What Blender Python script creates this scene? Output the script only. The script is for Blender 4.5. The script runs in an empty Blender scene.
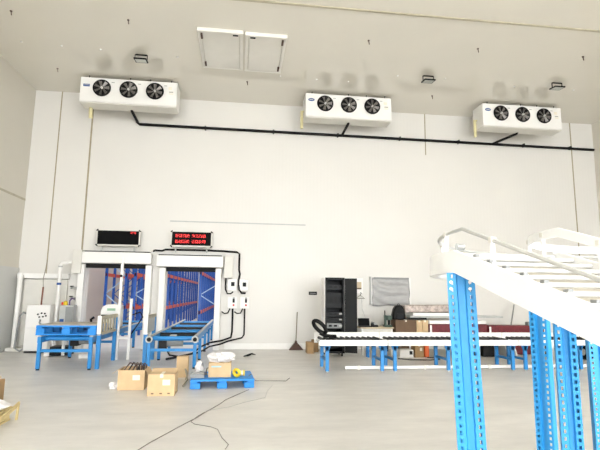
import bpy, bmesh, math, random
from mathutils import Vector, Matrix, Euler
random.seed(7)
PI = math.pi
COL = bpy.context.scene.collection
sc = bpy.context.scene

# ------------------------------------------------------------------ helpers
def lin(h):
    h = h.lstrip('#')
    o = []
    for i in (0, 2, 4):
        c = int(h[i:i+2], 16)/255
        o.append(c/12.92 if c <= .04045 else ((c+.055)/1.055)**2.4)
    return (*o, 1)

def mat(name, hexcol, rough=.5, metal=0, var=.06, scale=8, bump=0, bscale=40, spec=.5, stretch=(1, 1, 1)):
    m = bpy.data.materials.new(name); m.use_nodes = True
    nt = m.node_tree; b = nt.nodes['Principled BSDF']
    b.inputs['Roughness'].default_value = rough
    b.inputs['Metallic'].default_value = metal
    b.inputs['Specular IOR Level'].default_value = spec
    tc = nt.nodes.new('ShaderNodeTexCoord'); mp = nt.nodes.new('ShaderNodeMapping')
    mp.inputs['Scale'].default_value = stretch
    nt.links.new(tc.outputs['Object'], mp.inputs['Vector'])
    n = nt.nodes.new('ShaderNodeTexNoise'); n.inputs['Scale'].default_value = scale; n.inputs['Detail'].default_value = 4
    nt.links.new(mp.outputs['Vector'], n.inputs['Vector'])
    r = nt.nodes.new('ShaderNodeValToRGB')
    c = lin(hexcol)
    r.color_ramp.elements[0].position = .3; r.color_ramp.elements[1].position = .7
    r.color_ramp.elements[0].color = (*[x*(1-var) for x in c[:3]], 1)
    r.color_ramp.elements[1].color = (*[min(1, x*(1+var)) for x in c[:3]], 1)
    nt.links.new(n.outputs['Fac'], r.inputs['Fac'])
    nt.links.new(r.outputs['Color'], b.inputs['Base Color'])
    if bump:
        n2 = nt.nodes.new('ShaderNodeTexNoise'); n2.inputs['Scale'].default_value = bscale; n2.inputs['Detail'].default_value = 3
        nt.links.new(mp.outputs['Vector'], n2.inputs['Vector'])
        bp = nt.nodes.new('ShaderNodeBump'); bp.inputs['Strength'].default_value = bump; bp.inputs['Distance'].default_value = .02
        nt.links.new(n2.outputs['Fac'], bp.inputs['Height']); nt.links.new(bp.outputs['Normal'], b.inputs['Normal'])
    return m

def emit(name, hexcol, s):
    m = bpy.data.materials.new(name); m.use_nodes = True
    b = m.node_tree.nodes['Principled BSDF']
    b.inputs['Base Color'].default_value = lin(hexcol)
    b.inputs['Emission Color'].default_value = lin(hexcol)
    b.inputs['Emission Strength'].default_value = s
    return m

class B:
    """collects shapes; build() links them as one mesh object"""
    def __init__(s): s.v = []; s.f = []
    def add(s, vs, fs):
        k = len(s.v); s.v += [Vector(p) for p in vs]; s.f += [tuple(i+k for i in f) for f in fs]; return s
    def box(s, x0, x1, y0, y1, z0, z1):
        return s.add([(x0,y0,z0),(x1,y0,z0),(x1,y1,z0),(x0,y1,z0),(x0,y0,z1),(x1,y0,z1),(x1,y1,z1),(x0,y1,z1)],
                     [(0,3,2,1),(4,5,6,7),(0,1,5,4),(1,2,6,5),(2,3,7,6),(3,0,4,7)])
    def cbox(s, c, size, rot=(0,0,0)):
        M = Euler(rot).to_matrix(); c = Vector(c); a, b, d = [q/2 for q in size]
        vs = [c+M@Vector(p) for p in ((-a,-b,-d),(a,-b,-d),(a,b,-d),(-a,b,-d),(-a,-b,d),(a,-b,d),(a,b,d),(-a,b,d))]
        return s.add(vs, [(0,3,2,1),(4,5,6,7),(0,1,5,4),(1,2,6,5),(2,3,7,6),(3,0,4,7)])
    def bar(s, p, q, w, h, up=(0,0,1)):
        p, q = Vector(p), Vector(q); d = (q-p).normalized(); up = Vector(up)
        sd = d.cross(up)
        if sd.length < 1e-4: sd = d.cross(Vector((0,1,0)))
        sd.normalize(); u = sd.cross(d)
        vs = []
        for e in (p, q):
            for a, b in ((-1,-1),(1,-1),(1,1),(-1,1)): vs.append(e+sd*a*w/2+u*b*h/2)
        return s.add(vs, [(0,1,2,3),(7,6,5,4),(0,4,5,1),(1,5,6,2),(2,6,7,3),(3,7,4,0)])
    def tube(s, pts, r, n=8, closed=False):
        P = [Vector(p) for p in pts]; N = len(P); rings = []
        prev = None
        for i in range(N):
            if closed: d = P[(i+1)%N]-P[i-1]
            else: d = P[min(i+1,N-1)]-P[max(i-1,0)]
            d.normalize()
            if prev is None:
                a = d.cross(Vector((0,0,1)))
                if a.length < 1e-3: a = d.cross(Vector((0,1,0)))
            else: a = prev-d*prev.dot(d)
            a.normalize(); prev = a; b = d.cross(a)
            rr = r[i] if isinstance(r, (list, tuple)) else r
            rings.append([P[i]+a*rr*math.cos(2*PI*k/n)+b*rr*math.sin(2*PI*k/n) for k in range(n)])
        vs = [p for g in rings for p in g]; fs = []
        M = N if closed else N-1
        for i in range(M):
            j = (i+1)%N
            for k in range(n): fs.append((i*n+k, i*n+(k+1)%n, j*n+(k+1)%n, j*n+k))
        if not closed: fs += [tuple(reversed(range(n))), tuple((N-1)*n+k for k in range(n))]
        return s.add(vs, fs)
    def cyl(s, p, q, r, n=16): return s.tube([p, q], r, n)
    def ring(s, c, axis, R, r, n=28, m=6):
        ax = Vector(axis).normalized(); a = ax.orthogonal().normalized(); b = ax.cross(a); c = Vector(c)
        return s.tube([c+(a*math.cos(2*PI*k/n)+b*math.sin(2*PI*k/n))*R for k in range(n)], r, m, True)
    def lathe(s, c, prof, n=24):
        vs = []; fs = []
        for r, z in prof:
            for k in range(n): vs.append((c[0]+r*math.cos(2*PI*k/n), c[1]+r*math.sin(2*PI*k/n), c[2]+z))
        for i in range(len(prof)-1):
            for k in range(n): fs.append((i*n+k, i*n+(k+1)%n, (i+1)*n+(k+1)%n, (i+1)*n+k))
        fs += [tuple(reversed(range(n))), tuple((len(prof)-1)*n+k for k in range(n))]
        return s.add(vs, fs)
    def prism(s, poly, a, b, ax=1):
        """poly: 2D points; extruded from a to b along axis ax"""
        def P(p, t): q = [p[0], p[1]]; q.insert(ax, t); return q
        n = len(poly)
        return s.add([P(p, a) for p in poly]+[P(p, b) for p in poly],
                     [tuple(range(n)), tuple(reversed(range(n, 2*n)))]+[(i, i+n, (i+1)%n+n, (i+1)%n) for i in range(n)])
    def sweep(s, pts, sec):
        """pts: (pos, side) ; sec: list of (side offset, z offset)"""
        n = len(sec); vs = []; fs = []
        for p, sd in pts:
            for a, b in sec: vs.append(Vector(p)+Vector(sd)*a+Vector((0,0,b)))
        for i in range(len(pts)-1):
            for k in range(n): fs.append((i*n+k, i*n+(k+1)%n, (i+1)*n+(k+1)%n, (i+1)*n+k))
        fs += [tuple(reversed(range(n))), tuple((len(pts)-1)*n+k for k in range(n))]
        return s.add(vs, fs)
    def blob(s, c, size, seed=0, amp=.25, n=14, m=9, flat=True):
        rnd = random.Random(seed); vs = []; fs = []
        for i in range(m+1):
            th = PI*i/m
            for k in range(n):
                f = 1+amp*(rnd.random()-.5)*2
                x, y, z = math.sin(th)*math.cos(2*PI*k/n)*f, math.sin(th)*math.sin(2*PI*k/n)*f, math.cos(th)*(1 if i in (0, m) else f)
                if flat and z < -.75: z = -.75
                vs.append((c[0]+x*size[0], c[1]+y*size[1], c[2]+z*size[2]))
        for i in range(m):
            for k in range(n): fs.append((i*n+k, (i+1)*n+k, (i+1)*n+(k+1)%n, i*n+(k+1)%n))
        return s.add(vs, fs)
    def build(s, name, m, parent=None, local=False, smooth=False, bevel=0, label=None, kind=None, solid=0):
        me = bpy.data.meshes.new(name); root = parent
        while root is not None and root.parent is not None: root = root.parent
        if root is not None: off = Vector((0,0,0)) if local else Vector(root.location)
        else:
            if local or not s.v: off = Vector((0,0,0))
            else:
                xs = [p.x for p in s.v]; ys = [p.y for p in s.v]; zs = [p.z for p in s.v]
                off = Vector(((min(xs)+max(xs))/2, (min(ys)+max(ys))/2, min(zs)))
        me.from_pydata([p-off for p in s.v], [], s.f)
        bm = bmesh.new(); bm.from_mesh(me)
        bmesh.ops.recalc_face_normals(bm, faces=bm.faces)
        bm.to_mesh(me); bm.free()
        if m: me.materials.append(m)
        if smooth:
            me.polygons.foreach_set('use_smooth', [True]*len(me.polygons))
            me.set_sharp_from_angle(angle=math.radians(40))
        o = bpy.data.objects.new(name, me); COL.objects.link(o)
        if root is None: o.location = off
        else: o.parent = parent
        if solid:
            md = o.modifiers.new('solid', 'SOLIDIFY'); md.thickness = solid; md.offset = 0
        if bevel:
            md = o.modifiers.new('bevel', 'BEVEL'); md.width = bevel; md.segments = 2; md.limit_method = 'ANGLE'
        if label: o['label'] = label
        if kind: o['kind'] = kind
        return o

def thing(name, loc, label, cat, group=None, rotz=0):
    o = bpy.data.objects.new(name, None); COL.objects.link(o)
    o.location = loc; o.rotation_euler = (0, 0, rotz); o.empty_display_size = .1
    o['label'] = label; o['category'] = cat
    if group: o['group'] = group
    return o
def tag(o, label, cat, group=None, kind=None):
    o['label'] = label; o['category'] = cat
    if group: o['group'] = group
    if kind: o['kind'] = kind
    return o
def struct(o): o['kind'] = 'structure'; return o
def inst(src, off, parent=None):
    c = src.copy(); COL.objects.link(c); c.location = Vector(src.location)+Vector(off)
    if parent: c.parent = parent
    return c
def dup(src, loc=None, label=None, parent=None, rotz=None):
    c = src.copy(); COL.objects.link(c)
    if parent is not None: c.parent = parent
    if loc is not None: c.location = loc
    if rotz is not None: c.rotation_euler = (0, 0, rotz)
    if label: c['label'] = label
    for ch in list(src.children): dup(ch, None, None, c)
    return c
def nolabel(o):
    return o

# ------------------------------------------------------------------ materials
def wall_mat(name, hexcol, axis, rough=.45, rib=.06):
    """enamelled sandwich panel with shallow vertical ribs"""
    m = mat(name, hexcol, rough, 0, .02, .6)
    nt = m.node_tree; b = nt.nodes['Principled BSDF']
    g = nt.nodes.new('ShaderNodeNewGeometry'); sp = nt.nodes.new('ShaderNodeSeparateXYZ')
    nt.links.new(g.outputs['Position'], sp.inputs[0])
    w = nt.nodes.new('ShaderNodeMath'); w.operation = 'MULTIPLY'; w.inputs[1].default_value = 2*PI/.11
    nt.links.new(sp.outputs[axis], w.inputs[0])
    si = nt.nodes.new('ShaderNodeMath'); si.operation = 'SINE'; nt.links.new(w.outputs[0], si.inputs[0])
    bp = nt.nodes.new('ShaderNodeBump'); bp.inputs['Strength'].default_value = rib; bp.inputs['Distance'].default_value = .01
    nt.links.new(si.outputs[0], bp.inputs['Height']); nt.links.new(bp.outputs['Normal'], b.inputs['Normal'])
    return m
M_wall = wall_mat('wall_panel', '#dfdcd6', 0, rib=.03)
M_wallL = wall_mat('side_wall_panel', '#d9d4c8', 1)
M_ceil = mat('ceiling_panel', '#e7e2d6', .1, 0, .02, .5, spec=.8)
M_hatch = mat('hatch_frame', '#e9e6de', .4, 0, .02, 3)
M_white = mat('white_enamel', '#eeece8', .4, 0, .02, 3)
M_offwhite = mat('offwhite_frame', '#dcd9d1', .5, 0, .04, 3)
M_beige = mat('beige_strip', '#b9b19b', .5, 0, .12, 5)
M_brownstrip = mat('seam_strip', '#a59a80', .55, 0, .15, 4)
M_cream = mat('cream_pipe', '#e0d6a6', .5)
M_black = mat('black_rubber', '#0c0c0c', .6, spec=.25)
M_blackpaint = mat('black_paint', '#0e0f10', .5, spec=.25)
M_dark = mat('dark_grey', '#1c1d1f', .55, spec=.3)
M_grey = mat('mid_grey', '#8d8f8e', .5)
M_lgrey = mat('light_grey', '#b9bab7', .45)
M_steel = mat('steel', '#b5b6b4', .3, .7)
M_blue = mat('conveyor_blue', '#2583c6', .4, 0, .06, 4)
M_pblue = mat('pallet_blue', '#1f86d8', .5, 0, .05, 5)
M_rblue = mat('rack_blue', '#1f56ad', .4, 0, .05, 5)
M_post = mat('upright_blue', '#2b93d2', .45, 0, .04, 5)
M_pale = mat('pale_blue_brace', '#a9c6e4', .45)
M_orange = mat('rack_orange', '#cf5a35', .45)
M_carton = mat('cardboard', '#cdb18a', .85, 0, .08, 6)
M_carton2 = mat('brown_cardboard', '#a98a63', .85, 0, .08, 6)
M_dcarton = mat('dark_brown_cardboard', '#6b5542', .85, 0, .08, 6)
M_tape = mat('pale_label', '#e9e2d2', .6)
M_maroon = mat('maroon_wrap', '#6d1f28', .5, 0, .25, 12)
M_foil = mat('mottled_foil', '#a89b93', .4, .3, .45, 14, .5, 18)
M_plastic = mat('plastic_film', '#acabaa', .25, 0, .10, 3, .9, 5, stretch=(1, 1, 3))
M_bag = mat('white_film', '#e9e6e6', .35, 0, .08, 20, .5, 25)
M_yellow = mat('yellow_tape', '#e6c62c', .45)
M_red = mat('red_plastic', '#c72a22', .4)
M_green = mat('machine_green', '#31483a', .5)
M_brown = mat('bristle_brown', '#5a463e', .85, 0, .2, 60, .6, 90)
M_wood = mat('pale_wood', '#d9c48e', .7, 0, .1, 6)
M_stick = mat('stick', '#8f8877', .6)
M_obox = mat('orange_plastic', '#e0662a', .5)
M_badge = mat('badge_blue', '#25508f', .4)
M_stain = mat('mdf_top', '#c8b79a', .6)
M_floor_cord = mat('cord_grey', '#77736b', .7)
M_led = emit('led_red', '#ee3434', .8)
M_screen = mat('sign_black', '#050506', .7, spec=.15)
M_glass = mat('lamp_glass', '#b9bbb2', .15)
M_fan = mat('fan_black', '#141315', .5, spec=.2)
M_blade = mat('fan_blade', '#77726d', .3, .3)

# concrete
mf = mat('concrete', '#dedbd6', .38, 0, .07, .35, .03, 30); M_floor = mf
nt = mf.node_tree; bs = nt.nodes['Principled BSDF']; ramp = [n for n in nt.nodes if n.type == 'VALTORGB'][0]
n3 = nt.nodes.new('ShaderNodeTexNoise'); n3.inputs['Scale'].default_value = 1.6; n3.inputs['Detail'].default_value = 8; n3.inputs['Roughness'].default_value = .7
tcf = [n for n in nt.nodes if n.type == 'TEX_COORD'][0]
mp3 = nt.nodes.new('ShaderNodeMapping'); mp3.inputs['Scale'].default_value = (.5, 1.3, 1)
nt.links.new(tcf.outputs['Object'], mp3.inputs['Vector']); nt.links.new(mp3.outputs['Vector'], n3.inputs['Vector'])
r3 = nt.nodes.new('ShaderNodeValToRGB'); r3.color_ramp.elements[0].position = .35; r3.color_ramp.elements[1].position = .65
r3.color_ramp.elements[0].color = (.86, .86, .86, 1); r3.color_ramp.elements[1].color = (1.04, 1.04, 1.04, 1)
nt.links.new(n3.outputs['Fac'], r3.inputs['Fac'])
mx = nt.nodes.new('ShaderNodeMixRGB'); mx.blend_type = 'MULTIPLY'; mx.inputs[0].default_value = 1
nt.links.new(ramp.outputs['Color'], mx.inputs[1]); nt.links.new(r3.outputs['Color'], mx.inputs[2])
nt.links.new(mx.outputs['Color'], bs.inputs['Base Color'])

# ------------------------------------------------------------------ setting
XL, XR, YW, ZC, YB = -6.22, 11.92, 14.18, 7.55, -8.0
struct(B().box(-40, 40, -40, 36, -.2, 0).build('floor', M_floor, local=True))
struct(B().box(XL-.2, XR+.2, YB, YW+.2, ZC, ZC+.2).build('ceiling', M_ceil, local=True))
o1 = (-4.37, -2.70, 2.37); o2 = (-2.14, -.72, 2.31)
w = B()
w.box(XL-.2, o1[0], YW, YW+.2, 0, ZC).box(o1[0], o1[1], YW, YW+.2, o1[2], ZC).box(o1[1], o2[0], YW, YW+.2, 0, ZC)
w.box(o2[0], o2[1], YW, YW+.2, o2[2], ZC).box(o2[1], XR+.2, YW, YW+.2, 0, ZC)
struct(w.build('wall_back', M_wall, local=True))
struct(B().box(XL-.2, XL, YB, YW, 0, ZC).build('wall_left', M_wallL, local=True))
struct(B().box(XR, XR+.2, YB, YW, 0, ZC).build('wall_right', M_wallL, local=True))
# cold store beyond the two doorways
struct(B().box(-6.1, -5.95, YW+.2, 33, 0, 7).build('wall_store_left', M_lgrey if False else M_wallL, local=True))
struct(B().box(3.0, 3.15, YW+.2, 33, 0, 7).build('wall_store_right', M_wallL, local=True))
struct(B().box(-6.1, 3.15, 33, 33.2, 0, 7).build('wall_store_far', M_wall, local=True))
struct(B().box(-6.1, 3.15, YW+.2, 33.2, 7, 7.15).build('ceiling_store', M_ceil, local=True))

k = 0
def trim(b, m=M_brownstrip):
    global k
    k += 1
    return struct(b.build('trim_%d' % k, m))
trim(B().box(-5.485, -5.455, YW-.012, YW-.001, 2.0, ZC))
trim(B().box(-4.575, -4.53, YW-.015, YW-.001, 2.8, ZC))
trim(B().box(5.87, 5.90, YW-.012, YW-.001, 6.15, ZC))
trim(B().box(11.07, 11.105, YW-.012, YW-.001, .2, ZC))
trim(B().box(-2.12, 1.95, YW-.012, YW-.001, 3.70, 3.735), M_lgrey)
trim(B().box(XL+.001, XR-.001, 8.86, 8.92, ZC-.02, ZC-.001), M_beige)
trim(B().box(XL+.001, XL+.015, -3, YW-.02, 4.18, 4.235), M_beige)
trim(B().box(XL+.001, XL+.03, 6, YW-.02, 0.0, 2.25), mat('lower_wall_grey', '#d3d3d0', .5, 0, .02, 2))  # thin grey sheet added over the lower left wall for its greyer tone
struct(B().box(-.4, XR-.001, YW-.03, YW-.001, 0.0, .17).build('baseboard_back', M_white))

def doorway(name, x0, x1, zt, hx0, hx1, motor_x):
    d = bpy.data.objects.new(name, None); COL.objects.link(d); d.location = ((x0+x1)/2, YW, 0); struct(d)
    B().box(x0-.17, x0, YW-.25, YW-.001, 0, zt).build('jamb', M_white, d, bevel=.008)
    B().box(x1, x1+.17, YW-.25, YW-.001, 0, zt).build('jamb', M_white, d, bevel=.008)
    B().box(hx0, hx1, YW-.32, YW-.001, zt+.04, zt+.36).build('shutter_housing', M_white, d, bevel=.012)
    B().box(hx0+.05, hx1-.05, YW-.30, YW-.02, zt+.361, zt+.39).build('housing_lid', M_dark, d)
    B().box(x0, x1, YW-.14, YW-.08, zt-.09, zt+.035).build('curtain_edge', M_black, d)
    B().box(motor_x, motor_x+.25, YW-.30, YW-.001, zt-.26, zt+.41).build('motor_cover', M_offwhite, d, bevel=.01)
    return d
doorway('door_1', o1[0], o1[1], o1[2], -4.44, -2.55, -4.70)
doorway('door_2', o2[0], o2[1], o2[2], -2.40, -.50, -.47)
# parked sliding leaf in the left corner
d3 = bpy.data.objects.new('door_3', None); COL.objects.link(d3); d3.location = (-5.4, YW, 0); struct(d3)
B().box(-5.98, -4.84, YW-.12, YW-.03, .12, 1.93).build('leaf', M_offwhite, d3, bevel=.01)
B().box(-6.16, -4.80, YW-.2, YW-.02, 1.96, 2.10).build('sliding_rail', M_white, d3, bevel=.01)
B().cyl((-6.02, YW-.3, .02), (-6.02, YW-.3, 2.1), .065).build('guard_tube', M_white, d3, smooth=True)
B().box(-6.15, -5.35, YW-.5, YW-.13, .005, .1).build('floor_guide', M_offwhite, d3, bevel=.01)
B().box(-6.02, -5.97, YW-.33, YW-.02, 1.9, 2.04).build('rail_bracket', M_lgrey, d3)

# ------------------------------------------------------------------ ceiling equipment
def make_cooler(loc, label, badge):
    t = thing('evaporator_cooler', loc, label, 'air cooler', 'evaporator coolers under the ceiling')
    L, H, Dp = 2.60, .70, .62      # local: x along length, y 0 = front, z 0 = top
    c = B()
    c.prism([(0, -.0), (Dp, -.0), (Dp, -.62), (Dp-.1, -H), (0, -H)], -L/2, L/2, 0)
    casing = c.build('casing', M_white, t, True, bevel=.012)
    casing.location.z = 0
    B().box(-L/2+.01, L/2-.01, .02, Dp-.12, -H-.035, -H-.002).build('drip_tray', M_offwhite, t, True, bevel=.01)
    for i in range(3):
        x = -.72+i*.71; z = -.30
        f = B(); f.cyl((x, .0, z), (x, -.012, z), .222, 36)
        fan = f.build('fan', M_fan, t, True, smooth=True)
        B().ring((x, -.03, z), (0, 1, 0), .222, .022, 36).build('shroud', M_black, fan, True, smooth=True)
        for kk in range(7):
            a0 = 2*PI*kk/7+i*.3
            bl = B(); pts = []
            for (rr, da, yy) in ((.05, -.25, -.02), (.205, -.16, -.018), (.205, .26, -.05), (.05, .5, -.04)):
                pts.append((x+rr*math.cos(a0+da), yy, z+rr*math.sin(a0+da)))
            pts2 = [(p[0], p[1]-.006, p[2]) for p in pts]
            bl.add(pts+pts2, [(0,1,2,3),(7,6,5,4),(0,4,5,1),(1,5,6,2),(2,6,7,3),(3,7,4,0)])
            bl.build('blade', M_blade, fan, True)
        B().cyl((x, -.02, z), (x, -.065, z), .03, 16).build('hub', M_white, fan, True, smooth=True)
        g = B()
        for R in (.10, .16, .205): g.ring((x, -.068, z), (0, 1, 0), R, .002, 30, 4)
        for kk in range(3):
            a = PI*kk/3+.3
            g.cyl((x-.22*math.cos(a), -.066, z-.22*math.sin(a)), (x+.22*math.cos(a), -.066, z+.22*math.sin(a)),   .002, 4)
        g.build('guard', M_dark, fan, True)
        B().box(x+.24, x+.32, -.003, -.001, -.12, -.105).build('arrow_mark', M_grey, t, True)
    bb = B()
    if badge == 'rect':
        bb.box(-1.22, -1.05, -.006, -.001, -.27, -.20)
    else:
        n = 20; bb.prism([(-1.13+.095*math.cos(2*PI*q/n), -.2+.045*math.sin(2*PI*q/n)) for q in range(n)], -.006, -.001, 1)
    bd = bb.build('badge', M_badge, t, True)
    q = B().box(-1.19, -1.07, -.009, -.0065, -.235 if badge == 'rect' else -.207, -.225 if badge == 'rect' else -.193)
    q.build('badge_stripe', M_tape, bd, True)
    st = B()
    for (xx, zz, ww, hh) in ((1.06, -.14, .1, .09), (1.08, -.27, .12, .045), (1.08, -.33, .12, .03)):
        st.box(xx, xx+ww, -.004, -.001, zz-hh, zz)
    st.build('sticker', M_tape, t, True)
    B().box(1.08, 1.19, -.006, -.0045, -.30, -.28).build('sticker_print', M_grey, t, True)
    for xx in (-1.1, -.0, .55, 1.12):
        for yy in (.08, .5):
            B().cyl((xx, yy, -.0), (xx, yy, ZC-loc[2]), .014, 8).build('hanger_rod', M_dark, t, True)
    # pale lagged drain at the left end
    d = B(); d.tube([(-L/2+.16, .40, -.42), (-L/2-.06, .40, -.42), (-L/2-.06, .40, -.95)], .045, 10)
    if badge == 'rect':
        d = B(); d.tube([(-L/2+.2, .40, -H+.05), (-L/2+.2, .40, -H-.2), (-L/2+.2, .44, -H-.32)], .055, 10)
    d.build('drain_pipe', M_cream, t, True, smooth=True)
    return t
zc = 7.47
make_cooler((-3.22, 12.86, zc), 'white three-fan air cooler nearest the left wall, with a rectangular blue badge', 'rect')
make_cooler((3.05, 12.96, zc), 'white three-fan air cooler in the middle of the row of three under the ceiling', 'oval')
make_cooler((8.50, 12.86, zc), 'white three-fan air cooler nearest the right wall, its left end showing', 'oval')

# black refrigerant pipe along the wall with a dropper from each cooler
t = thing('refrigerant_pipe', (4.4, 14.08, 6.55), 'long black lagged pipe running along the back wall below the three air coolers', 'pipe')
yp = YW-.075
B().tube([(-3.25, yp, 6.72), (-3.16, yp, 6.64), (4, yp, 6.63), (XR-.05, yp, 6.61)], .042, 10).build('main_run', M_black, t, smooth=True)
for (x0, x1) in ((-3.21, -3.22), (3.10, 3.08), (8.55, 8.2)):
    B().tube([(x0, 13.25, 6.765), (x0, 13.3, 6.72), (x1, yp, 6.70 if x1 < 0 else 6.63)], .04, 10).build('dropper', M_black, t, smooth=True)
for x in (-1.2, .9, 2.95, 5.0, 7.0, 9.3, 11.0):
    B().box(x-.02, x+.02, yp-.045, YW-.001, 6.58, 6.69).build('bracket', M_blackpaint, t)

def floodlight(x, y, label):
    t = thing('floodlight', (x, y, ZC), label, 'floodlight', 'floodlights on the ceiling')
    B().box(-.14, .14, -.03, .03, -.012, -.001).build('mount', M_black, t, True)
    br = B(); br.bar((-.15, 0, -.006), (-.15, 0, -.15), .03, .012, (1,0,0)); br.bar((.15, 0, -.006), (.15, 0, -.15), .03, .012, (1,0,0)); br.bar((-.15, 0, -.012), (.15, 0, -.012), .03, .012)
    br.build('bracket', M_black, t, True)
    a = -1.12
    hd = B()
    for (sx, sz, w_, h_) in ((-.14, 0, .03, .27), (.14, 0, .03, .27), (0, .12, .3, .04), (0, -.12, .3, .04)):
        p = Vector((sx, 0, sz)); M = Euler((a-.35, 0, 0)).to_matrix()
        hd.cbox(M@p+Vector((0, 0, -.15)), (w_, .034, h_), (a-.35, 0, 0))
    hd.build('frame', M_black, t, True, bevel=.006)
    B().cbox((0, 0, -.15), (.26, .04, .22), (a-.35, 0, 0)).build('lens', M_glass, t, True)
    return t
floodlight(-2.65, 11.53, 'black framed ceiling floodlight above the left air cooler')
floodlight(4.93, 11.55, 'black framed ceiling floodlight between the middle and right air coolers')
floodlight(8.64, 11.42, 'black framed ceiling floodlight above the right air cooler')

def hatch(x0, x1, y0, y1, label, side):
    t = thing('ceiling_hatch', ((x0+x1)/2, (y0+y1)/2, ZC), label, 'hatch', 'hatches in the ceiling')
    f = B(); wd = .075; z0, z1 = ZC-.04, ZC-.001
    f.box(x0, x1, y0, y0+wd, z0-.05, z1).box(x0, x1, y1-wd, y1, z0, z1).box(x0, x0+wd, y0+wd, y1-wd, z0, z1).box(x1-wd, x1, y0+wd, y1-wd, z0, z1)
    f.build('frame', M_hatch, t, bevel=.008)
    B().box(x0+wd+.015, x1-wd-.015, y0+wd+.015, y1-wd-.015, ZC-.04, ZC-.001).build('panel', M_hatch, t, bevel=.006)
    xx = x0+wd+.015 if side < 0 else x1-wd-.015
    for yy in (y0+.28, y1-.28):
        B().box(xx-.022, xx+.022, yy-.1, yy+.1, ZC-.075, ZC-.041).build('hinge', M_brown, t)
    xo = x1-wd-.1 if side < 0 else x0+wd+.1
    B().box(xo-.06, xo+.06, y0+.13, y0+.17, ZC-.07, ZC-.041).build('latch', M_dark, t)
hatch(-1.14, -.10, 10.03, 11.92, 'square white framed ceiling hatch, the left one of the adjoining pair', -1)
hatch(-.05, .92, 10.07, 11.95, 'square white framed ceiling hatch, the right one of the adjoining pair', 1)

anch = [(-5.05, 10.0, 'in the top left corner of the photo'), (-5.05, 12.62, 'left of the left air cooler'),
        (-2.62, 9.98, 'above the left floodlight'), (.03, 12.65, 'just below the pair of hatches'),
        (2.84, 10.03, 'above the middle air cooler'), (5.55, 10.0, 'above the floodlight beside the middle air cooler'),
        (5.55, 12.76, 'between the middle floodlight and the back wall'), (8.31, 9.98, 'above the right floodlight')]
src = None
for x, y, s in anch:
    if src is None:
        b = B(); b.cyl((0, 0, 0), (0, 0, -.015), .026, 10).cyl((0, 0, -.0), (.015, .0, -.10), .011, 8)
        src = b.build('ceiling_anchor', M_brown, None, True); src.location = (x, y, ZC)
        o = src
    else: o = inst(src, (0, 0, 0)); o.location = (x, y, ZC)
    tag(o, 'small dark rod anchor hanging from the ceiling '+s, 'anchor', 'dark anchors in the ceiling')
src = None
for i, (x, y) in enumerate([(-5.4, 11.3), (-4.5, 11.35), (-3.6, 11.4), (-1.75, 11.5), (.93, 12.15), (1.95, 12.2), (2.85, 12.2), (4.1, 11.65), (5.45, 11.6), (7.6, 11.8), (9.4, 11.75)]):
    if src is None:
        src = B().lathe((0, 0, -.025), [(.012, 0), (.024, .008), (.026, .025)], 12).build('screw_cap', M_white, None, True); o = src
    else: o = inst(src, (0, 0, 0))
    o.location = (x, y, ZC)
    tag(o, 'tiny white screw cap on the ceiling in the row above the air coolers', 'screw cap', 'white screw caps in the ceiling')

# ------------------------------------------------------------------ wall equipment by the doorways
def led_sign(x0, x1, z0, z1, label, rows):
    t = thing('led_sign', ((x0+x1)/2, YW-.2, z0), label, 'sign', 'LED signs above the doorways')
    y0 = YW-.26
    B().box(x0, x1, y0, y0+.1, z0, z1).build('housing', M_offwhite, t, bevel=.006)
    sc_ = B().box(x0+.035, x1-.035, y0-.006, y0-.001, z0+.045, z1-.03).build('screen', M_screen, t)
    for xx in (x0+.02, x1-.02):
        for zz in (z0+.02, z1-.02):
            B().cbox((xx, y0+.03, zz), (.06, .09, .035), (0, .7 if (xx > (x0+x1)/2) == (zz > (z0+z1)/2) else -.7, 0)).build('corner_clip', M_black, t)
    for xx in (x0+.15, x1-.15):
        B().box(xx-.02, xx+.02, y0+.03, y0+.07, z0-.16, z0).build('foot', M_lgrey, t)
    for r in rows:
        b = B()
        for (cx, cz, w_, h_) in r: b.box(cx-w_/2, cx+w_/2, y0-.012, y0-.008, cz-h_/2, cz+h_/2)
        b.build('glowing_text', M_led, sc_, label='row of glowing red characters')
    return t
def glyph(cx, cz, w_, h_, seed):
    rnd = random.Random(seed); out = []; nx, nz = 6, 7
    for i in range(nx):
        for j in range(nz):
            edge = i in (0, nx-1) or j in (0, 3, nz-1)
            if rnd.random() < (.62 if edge else .36):
                out.append((cx+(i-(nx-1)/2)*w_/nx, cz+(j-(nz-1)/2)*h_/nz, w_/nx*.8, h_/nz*.8))
    return out
rows = []
for j, zz in enumerate((3.255, 3.09)):
    g = []
    for q in range(8):
        g += glyph(-1.86+.102*q+(.06 if q > 3 else 0), zz, .088, .092, 31+j*8+q)
    rows.append(g)
led_sign(-2.04, -.85, 2.93, 3.40, 'black LED sign showing two rows of red characters above the right doorway', rows)
led_sign(-4.11, -2.90, 2.91, 3.38, 'black LED sign, dark but for a red mark in its corner, above the left doorway', [glyph(-3.13, 3.30, .07, .06, 3)+glyph(-3.05, 3.30, .07, .06, 5)])

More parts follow.
